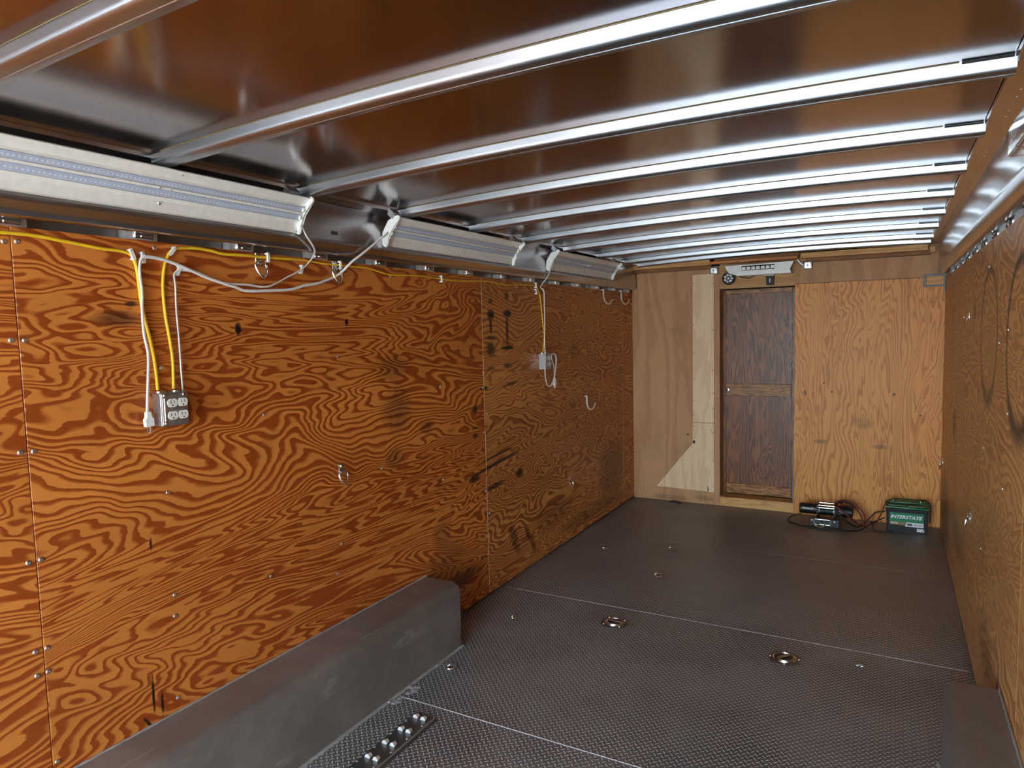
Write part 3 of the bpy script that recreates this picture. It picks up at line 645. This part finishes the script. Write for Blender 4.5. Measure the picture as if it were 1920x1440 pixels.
# cable clips
clip = empty('cable_clip', (XL, 0, 0))
m = MB().prism([(-.009, -.006), (-.006, -.012), (.006, -.012), (.009, -.006), (.009, .006), (.006, .012), (-.006, .012), (-.009, .006)], lambda u, v: (.010, u * .62, v * 1.5), lambda u, v: (.017, u * .62, v * 1.5)); m.box(0, .011, -.0045, .0045, -.017, -.011).box(0, .011, -.0045, .0045, .011, .017); m.build('saddle', M['white_plastic'], clip)
MB().rod((.017, 0, .013), (.0185, 0, .013), .0025, 8).build('nail', M['screw'], clip)
CL = [(1.323, 1.856, .35, 'white cable clip where the yellow cable turns down on the far left'), (1.358, 1.849, .1, 'white cable clip holding the loose-plug white cord at its bend'), (1.462, 1.878, -.7, 'white cable clip where the second yellow cable bends up'), (1.480, 1.816, -.4, 'white cable clip at the bend of the white cord above the near socket box'),
      (1.86, 1.889, 0, 'white cable clip on the yellow cable above the near tie-down ring'), (2.028, 1.855, -.3, 'white cable clip on the white cord below the end of the nearest light'), (2.253, 1.888, 0, 'white cable clip on the yellow cable above the second tie-down ring'), (3.012, 1.869, 0, 'white cable clip on the yellow cable in the middle of the wall'),
      (4.11, 1.885, 0, 'white cable clip holding the yellow cable under the farthest light'), (4.112, 1.845, .4, 'white cable clip tying the white cord above the far socket box')]
for i, (y, z, a, lab) in enumerate(CL):
    o = clip if i == 0 else copy_tree(clip)
    o.location = (XL, y, z); o.rotation_euler = (a, 0, 0); tag(o, lab, 'cable clip', 'white cable clips on the left wall')
# socket boxes
def outlet_box():
    r = empty('outlet_box', (XL, 0, 0)); W, H, Dp = .0465, .0545, .050
    b = MB().box(0, Dp - .006, -W, W, -H, H, .003); bo = b.build('box', M['galv'], r)
    k = MB()
    for (z, q) in ((.03, .013), (-.005, .010), (-.036, .010)): k.lathe([(q, 0), (q, -.0008), (q - .0015, -.0008)], (.021, -W, z), 'Y', 18)
    for z in (.012, -.024): k.lathe([(.0018, 0), (.0018, -.001)], (.034, -W, z), 'Y', 8)
    k.build('knockouts', M['galv'], bo)
    c = MB().box(Dp - .008, Dp, -W, W, -H, H, .006, seg=3); co = c.build('cover_plate', M['galv'], r)
    MB().rod((Dp - .001, -W + .010, -H + .018), (Dp - .001, -W + .010, H - .018), .0034, 10).build('raised_edge', M['screw'], co)
    for (y, z) in ((-W + .013, H - .009), (-W + .013, -H + .009), (W - .012, H - .010)):
        MB().lathe([(.007, 0), (.006, .0018), (.002, .0026)], (Dp, y, z), 'X', 12).build('screw', M['chrome'], co)
    for cy in (-.0115, .026):
        s = MB()
        MB().lathe([(.0026, 0), (.002, .0012)], (Dp + .0002, cy, 0), 'X', 8).build('screw', M['chrome'], co)
        for cz in (.0205, -.0205):
            ring = []
            for k in range(32):
                a = 2 * PI * k / 32; ring.append((.0168 * math.cos(a), max(-.0135, min(.0135, .0168 * math.sin(a)))))
            rc = MB().prism(ring, lambda u, v: (Dp + .0035, cy + u, cz + v), lambda u, v: (Dp - .002, cy + u, cz + v)).build('receptacle', M['white_plastic'], r)
            h = MB().box(Dp + .0034, Dp + .0040, cy - .0072, cy - .0052, cz - .002, cz + .0075).box(Dp + .0034, Dp + .0040, cy + .0052, cy + .0070, cz - .001, cz + .0070); h.lathe([(.0026, .0034), (.0026, .0040)], (Dp, cy, cz - .0080), 'X', 10)
            h.build('slots', M['switch_hole'], rc, 0)
    for cy in (-.035, .022):
        MB().rod((.022, cy, H), (.022, cy, H + .005), .012, 16).build('cable_clamp', M['steel'], r)
    return r
ob = outlet_box(); ob.location = (XL, 1.412, 1.361); tag(ob, 'grey metal box with four white sockets on the near left wall', 'socket box', 'metal socket boxes on the left wall')
o2 = copy_tree(ob); o2.location = (XL, 4.195, 1.373); tag(o2, 'small metal socket box on the far left wall, wrapped by a white cord', 'socket box', 'metal socket boxes on the left wall')

# tie-down rings on walls ---------------------------------------------
def tie_ring():
    r = empty('tie_down_ring')
    b = MB().box(0, .003, -.011, .011, -.012, .030, .0012); b.box(.002, .010, -.011, .011, -.006, .006, .003); b.rod((.003, 0, .020), (.007, 0, .020), .006, 10, .004); b.build('plate', M['steel'], r)
    P = [(-.010, .002), (-.019, -.004), (-.021, -.018), (-.012, -.038), (0, -.047), (.012, -.038), (.021, -.018), (.019, -.004), (.010, .002)]
    MB().tube(smooth_path([(.010 - .25 * v if v < 0 else .010, u, v) for u, v in P], 4), .0032, 8).build('ring', M['chrome'], r)
    return r
tr = tie_ring()
TR = [((XL, 1.822, 1.868), 0, 0, 'small steel tie-down ring under the yellow cable, left of the second one'), ((XL, 2.226, 1.868), 0, 0, 'small steel tie-down ring under the yellow cable where a white cord crosses'), ((XL, 2.212, .994), 0, 0, 'small steel tie-down ring alone in the middle of the left wall'),
      ((XL, 4.62, .455), 0, 0, 'small steel tie-down ring low on the far part of the left wall'), ((XR, 3.865, .640), PI, 0, 'small steel tie-down ring low on the right wall'), ((XR, 5.88, .545), PI, 0, 'small steel tie-down ring in the right back corner'), ((XR, 4.20, 1.600), PI, 0, 'small tie-down ring high on the right wall beside the rubbed circles')]
for i, (l, a, b_, lab) in enumerate(TR):
    o = tr if i == 0 else copy_tree(tr)
    o.location = l; o.rotation_euler = (0, 0, a); o.scale = (1.2,) * 3 if i < 6 else (.7,) * 3; tag(o, lab, 'tie-down ring', 'small tie-down rings on the walls')
# J hooks
def jhook():
    r = empty('coat_hook')
    P = [(0, .052), (0, .0), (.018, -.042), (.060, -.064), (.102, -.052), (.135, -.016)]
    MB().tube(smooth_path([(.020, u, v) for u, v in P], 5), .0056, 8).build('wire', M['wire'], r)
    MB().rod((0, 0, .050), (.020, 0, .050), .0056, 8).build('shank', M['wire'], r)
    MB().rod((.020, .131, -.020), (.020, .138, -.012), .0054, 8).build('red_tip', M['red_cord'], r)
    return r
jh = jhook()
for i, (y, z, lab) in enumerate(((5.315, 1.853, 'silver wire hook high on the left wall, left of a pair'), (5.735, 1.86, 'silver wire hook high on the left wall, nearest the back corner'), (4.93, 1.012, 'single silver wire hook at mid height on the left wall'))):
    o = jh if i == 0 else copy_tree(jh)
    o.location = (XL, y, z); tag(o, lab, 'wire hook', 'silver wire hooks on the left wall')
    o.scale = (1, 1.6 if i < 2 else 1.35, 1)

# ================================================================== FLOOR HARDWARE
def dring():
    r = empty('floor_d_ring')
    R0 = .074
    MB().lathe([(R0, .0005), (R0 - .003, .004), (.056, .0055), (.052, .004), (.050, .0015), (0.0001, .0012)], (0, 0, 0), 'Z', 40, cap=False).build('pan', M['dark_steel'], r)
    MB().tube([(.050 * math.cos(2 * PI * k / 40), .050 * math.sin(2 * PI * k / 40), .0055) for k in range(41)], .0035, 8, ends=False).build('rim', M['chrome'], r)
    P = [(-.040, .006), (-.040, -.006)] + [(.040 * math.cos(a), -.006 + -.036 * math.sin(a)) for a in [PI - PI * k / 12 for k in range(13)]] + [(.040, .006)]
    MB().tube([(u, v, .008) for u, v in P], .006, 8).build('ring', M['steel'], r)
    MB().box(-.036, .036, .000, .016, .003, .011, .003).build('hinge', M['steel'], r)
    for k in range(4): a = PI / 4 + PI / 2 * k; MB().rod((.063 * math.cos(a), .063 * math.sin(a), .004), (.063 * math.cos(a), .063 * math.sin(a), .0075), .0055, 10, .004).build('screw', M['chrome'], r)
    return r
dr = dring(); dr.location = (-1.288, 3.387, 0); tag(dr, 'round recessed floor ring in the middle of the floor, the left of two', 'floor ring', 'round recessed rings in the floor')
d2 = copy_tree(dr); d2.location = (-.423, 3.362, 0); tag(d2, 'round recessed floor ring in the right half of the floor', 'floor ring', 'round recessed rings in the floor'); d2.rotation_euler = (0, 0, .9)
def floor_tie(big):
    r = empty('floor_tie_down')
    MB().box(-.020, .020, -.012, .012, 0.0005, .004, .001).build('plate', M['dark_steel'], r)
    P = [(-.016, .004), (-.016, -.010), (0, -.026), (.016, -.010), (.016, .004)]
    MB().tube(smooth_path([(u, v - .006, .008) for u, v in P], 4), .0034, 8).build('ring', M['chrome'], r)
    MB().rod((-.018, 0, .008), (.018, 0, .008), .0052, 10).build('hinge', M['chrome'], r); return r
ft = floor_tie(0)
FT = [((-1.279, 4.172), 1.5, 'shiny floor tie-down beyond the left round floor ring'), ((-1.346, 4.728), 1.5, 'shiny floor tie-down farthest back in the middle of the floor'), ((-.107, 3.437), 1.0, 'small floor tie-down right of the right round floor ring'), ((-1.800, 2.59), 1.2, 'small floor tie-down beside the end of the left wheel well'), ((-1.807, 3.213), .8, 'small bright floor tie-down near the left plywood wall'), ((-1.787, 4.539), 1.0, 'small bright floor tie-down far back near the left wall')]
for i, ((x, y), s, lab) in enumerate(FT):
    o = ft if i == 0 else copy_tree(ft)
    o.location = (x, y, 0); o.scale = (s, s, s); tag(o, lab, 'floor tie-down', 'small tie-downs on the floor')
# logistic track with studs
tk = tag(empty('floor_track', (-1.67, 1.9, 0)), 'dark flat steel track on the floor beside the left wheel well', 'floor track')
rel(MB().prism([(-.058, 0), (-.050, .007), (.040, .007), (.062, 0)], lambda u, v: (-1.668 + u, 1.30, v), lambda u, v: (-1.668 + u, 2.19, v)).build('rail', M['dark_steel'], tk, 0), tk)
rel(MB().rod((-1.622, 1.30, .006), (-1.622, 2.185, .006), .0035, 8).build('edge_lip', M['well'], tk), tk)
for k in range(7):
    y = 2.165 - .0985 * k
    s = MB()
    for dx in (-.022, .016):
        s.prism([(-.015, 0), (-.008, .013), (.005, .016), (.014, .005), (.012, 0)], lambda u, v, dx=dx: (-1.671 + dx + u * .9, y - .012, .0072 + v), lambda u, v, dx=dx: (-1.671 + dx + u * .6, y + .008, .0072 + v * .7))
    rel(s.build('bent_tab', M['wire'], tk, 0), tk)
    h = MB()
    h.lathe([(.011, 0), (.011, .0006)], (-1.694, y + .002, .0071), 'Z', 10); h.lathe([(.010, 0), (.010, .0006)], (-1.664, y + .006, .0071), 'Z', 10)
    rel(h.build('slot', M['dark'], tk, 0), tk)
    for dx in (-.046, .034):
        rel(MB().lathe([(.0045, 0), (.004, .002), (.0015, .003)], (-1.668 + dx, y - .045, .007), 'Z', 10).build('screw', M['screw'], tk), tk)
# bits at the floor by the back wall
db = tag(empty('metal_latch', (-1.70, 6.03, 0)), 'small dark and silver metal bit lying on the floor by the back wall', 'metal bit')
MB().tube(smooth_path([(-.04, -.03, .004), (-.01, .0, .012), (.03, -.01, .006), (.06, -.03, .004)], 4), .005, 6).build('arm', M['black_metal'], db)
MB().box(-.03, -.005, -.02, .0, .0, .006, .001).box(-.045, -.025, -.05, -.04, 0, .004, .001).build('tab', M['chrome'], db, 0)

# ================================================================== BATTERY
bt = tag(empty('car_battery', (.118, 5.90, 0)), 'black car battery with green lid and label on the floor in the right back corner', 'battery')
W = .137; D0, D1 = -.082, .090
m = MB(); m.prism([(-W + .006, 0), (W - .006, 0), (W, .165), (-W, .165)], lambda u, v: (u, D0 + .004, v), lambda u, v: (u, D1, v)); bmesh.ops.bevel(m.b, geom=[e for e in m.b.edges if abs(e.verts[0].co.z - e.verts[1].co.z) > .1], offset=.008, segments=3, affect='EDGES')
m.build('case', M['black'], bt)
MB().box(-W - .004, W + .004, D0 - .003, D1 + .003, .163, .180, .004, seg=2).build('case_rim', M['black'], bt)
lid = MB().box(-W - .004, W + .004, D0 - .004, D1 + .004, .180, .196, .005, seg=2); lid.box(-W + .012, -.008, D0 + .012, D0 + .06, .195, .206, .004, seg=2); lid.box(.006, W - .012, D0 + .012, D0 + .06, .195, .206, .004, seg=2); lid.box(-W + .02, W - .02, .02, D1 - .01, .195, .212, .004, seg=2)
lo = lid.build('lid', M['green'], bt)
MB().tube(smooth_path([(-W - .004, .0, .19), (-W + .002, .0, .216), (-W + .05, .005, .232), (0, .008, .238), (W - .05, .005, .232), (W - .004, 0, .216), (W + .004, 0, .19)], 5), .008, 8, .6).build('handle', M['green'], bt)
for x in (-.09, .09): MB().rod((x, .045, .205), (x, .045, .226), .009, 12, .008).build('terminal', M['steel'], bt)
fy = D0 + .0035
lb = MB().box(-.112, .108, fy - .001, fy, .082, .150).build('label', M['label_green'], bt, 0)
text('INTERSTATE', .04, M['print_white'], lb, front_M(-.107, fy - .0012, .108), width=.208, shear=.28, bold=.0012, ex=.0004, sy=.85)
MB().box(-.112, -.005, fy - .001, fy, .058, .0815).build('brown_band', M['label_tan'], lb, 0)
text('HD-24', .02, M['print_white'], lb, front_M(-.104, fy - .0013, .064), width=.044, bold=.0003, ex=.0003)
MB().prism([(-.010, .050), (-.001, .0815), (.108, .0815), (.108, .050)], lambda u, v: (u, fy - .0012, v), lambda u, v: (u, fy, v)).build('white_band', M['print_white'], lb, 0)
MB().box(.002, .036, fy - .0016, fy - .0012, .058, .074).build('dark_box', M['print_dark'], lb, 0)
text('24F 650', .016, M['print_dark'], lb, front_M(.042, fy - .0014, .060), width=.058, bold=.0003, ex=.0003)
s = MB().box(.066, .112, fy - .001, fy, .016, .040); s.build('code_sticker', M['print_white'], bt, 0)
MB().prism([(.094, .016), (.108, .040), (.113, .040), (.099, .016)], lambda u, v: (u, fy - .0015, v), lambda u, v: (u, fy - .0011, v)).build('stripe', M['black'], bt, 0)

# ================================================================== WINCH
wn = tag(empty('winch', (-.45, 5.86, 0)), 'black electric winch with steel rods on the floor by the back wall', 'winch')
# local coordinates relative to (-.45,5.86,0)
MB().lathe([(.036, -.180), (.041, -.176), (.042, -.168), (.042, -.05), (.040, -.048)], (0, 0, .108), 'X', 28).build('motor', M['black_metal'], wn)
mt = [c for c in wn.children if c.name.startswith('motor')][0]
text('TRAVELLER', .02, M['print_white'], mt, front_M(-.158, -.0425, .112), width=.082, bold=.0004, ex=.0005)
MB().lathe([(.042, .085), (.046, .09), (.047, .16), (.040, .20), (.030, .204)], (0, .0, .105), 'X', 28).build('gearbox', M['black_metal'], wn)
for x in (-.052, .076): MB().box(x, x + .012, -.055, .055, .004, .158, .004, seg=2).build('end_plate', M['black_metal'], wn)
MB().lathe([(.046, -.036), (.046, -.033), (.028, -.031), (.028, .070), (.046, .072), (.046, .075)], (0, 0, .100), 'X', 24).build('drum', M['dark_steel'], wn)
rp_ = MB()
for k in range(14): rp_.tube([(-.028 + .0068 * k, .031 * math.cos(2 * PI * q / 16), .100 + .031 * math.sin(2 * PI * q / 16)) for q in range(17)], .0034, 6, ends=False)
rp_.build('wire_rope', M['black_metal'], wn)
for (y, z) in ((-.045, .152), (.045, .152), (-.048, .134)): MB().rod((-.050, y, z), (.078, y, z), .0034, 10).build('tie_rod', M['steel'], wn)
fp = MB().box(-.094, .116, -.128, -.118, .002, .066, .003).box(-.094, .116, -.118, .05, .002, .008, .001).build('mount_plate', M['black_metal'], wn, 0)
for z in (.062, .022): MB().rod((-.054, -.136, z), (.050, -.136, z), .0042, 12).build('roller', M['steel'], wn)
for x in (-.060, .056): MB().rod((x, -.138, .006), (x, -.138, .066), .0042, 12).build('roller', M['steel'], wn)
for x in (-.078, .084): MB().lathe([(.008, 0), (.007, -.005), (.003, -.007)], (x, -.128, .050), 'Y', 10).build('bolt', M['steel'], wn)
MB().tube(smooth_path([(.0, -.142, .040), (-.02, -.148, .030), (-.045, -.152, .018), (-.040, -.156, .008), (-.010, -.158, .006), (.015, -.152, .020), (.010, -.146, .036)], 4), .0045, 6).build('strap_loop', M['yellow_strap'], wn)
MB().lathe([(.005, 0), (.005, .022), (.0, .022)], (-.006, -.144, .030), 'Z', 8).build('hook_pin', M['steel'], wn)
# cables
def wire(pts, r, mat, lab, name): return tag(MB().tube(smooth_path(pts, 7), r, 8).build(name, mat, smooth=60), lab, 'cable')
wire([(-.38, 5.80, .165), (-.35, 5.84, .19), (-.30, 5.86, .197), (-.25, 5.87, .18), (-.19, 5.87, .13), (-.16, 5.85, .07), (-.165, 5.82, .025), (-.20, 5.79, .03), (-.27, 5.76, .10), (-.35, 5.76, .160), (-.375, 5.80, .172)], .0060, M['red_cord'], 'dark red cable coiled over the right side of the winch', 'coiled_cable')
wire([(-.37, 5.82, .155), (-.33, 5.86, .182), (-.26, 5.885, .165), (-.20, 5.89, .10), (-.178, 5.86, .03), (-.22, 5.80, .012), (-.30, 5.76, .07), (-.37, 5.77, .15)], .0058, M['rubber'], 'black cable coiled over the right side of the winch', 'coiled_cable')
wire([(-.355, 5.80, .150), (-.31, 5.83, .165), (-.24, 5.85, .150), (-.185, 5.85, .09), (-.17, 5.83, .02), (-.12, 5.82, .012), (-.07, 5.85, .075), (-.025, 5.90, .19), (.02, 5.93, .222), (.035, 5.945, .228)], .0050, M['red_cord'], 'red battery cable rising from the floor to the green battery lid', 'battery_cable')
wire([(-.17, 5.86, .03), (-.13, 5.88, .07), (-.09, 5.90, .115), (-.04, 5.93, .120), (-.028, 5.95, .12)], .0048, M['rubber'], 'black cable arching between winch coil and battery side', 'battery_cable')
wire([(-.62, 5.89, .05), (-.69, 5.86, .03), (-.71, 5.80, .007), (-.66, 5.74, .006), (-.55, 5.675, .006), (-.42, 5.655, .006), (-.30, 5.67, .006), (-.20, 5.73, .006), (-.14, 5.80, .03), (-.09, 5.84, .06), (-.03, 5.88, .085)], .0048, M['rubber'], 'black cable looping on the floor in front of the winch', 'battery_cable')
wire([(-.12, 5.85, .055), (-.105, 5.82, .03), (-.10, 5.79, .006), (-.06, 5.765, .006), (-.01, 5.78, .006), (.03, 5.79, .006)], .0036, M['rubber'], 'thin black cable curling on the floor beside the battery', 'battery_cable')
wire([(.20, 5.945, .228), (.24, 5.92, .235), (.268, 5.90, .21), (.272, 5.88, .15), (.268, 5.87, .08)], .0048, M['rubber'], 'black cable hanging over the right side of the battery', 'battery_cable')
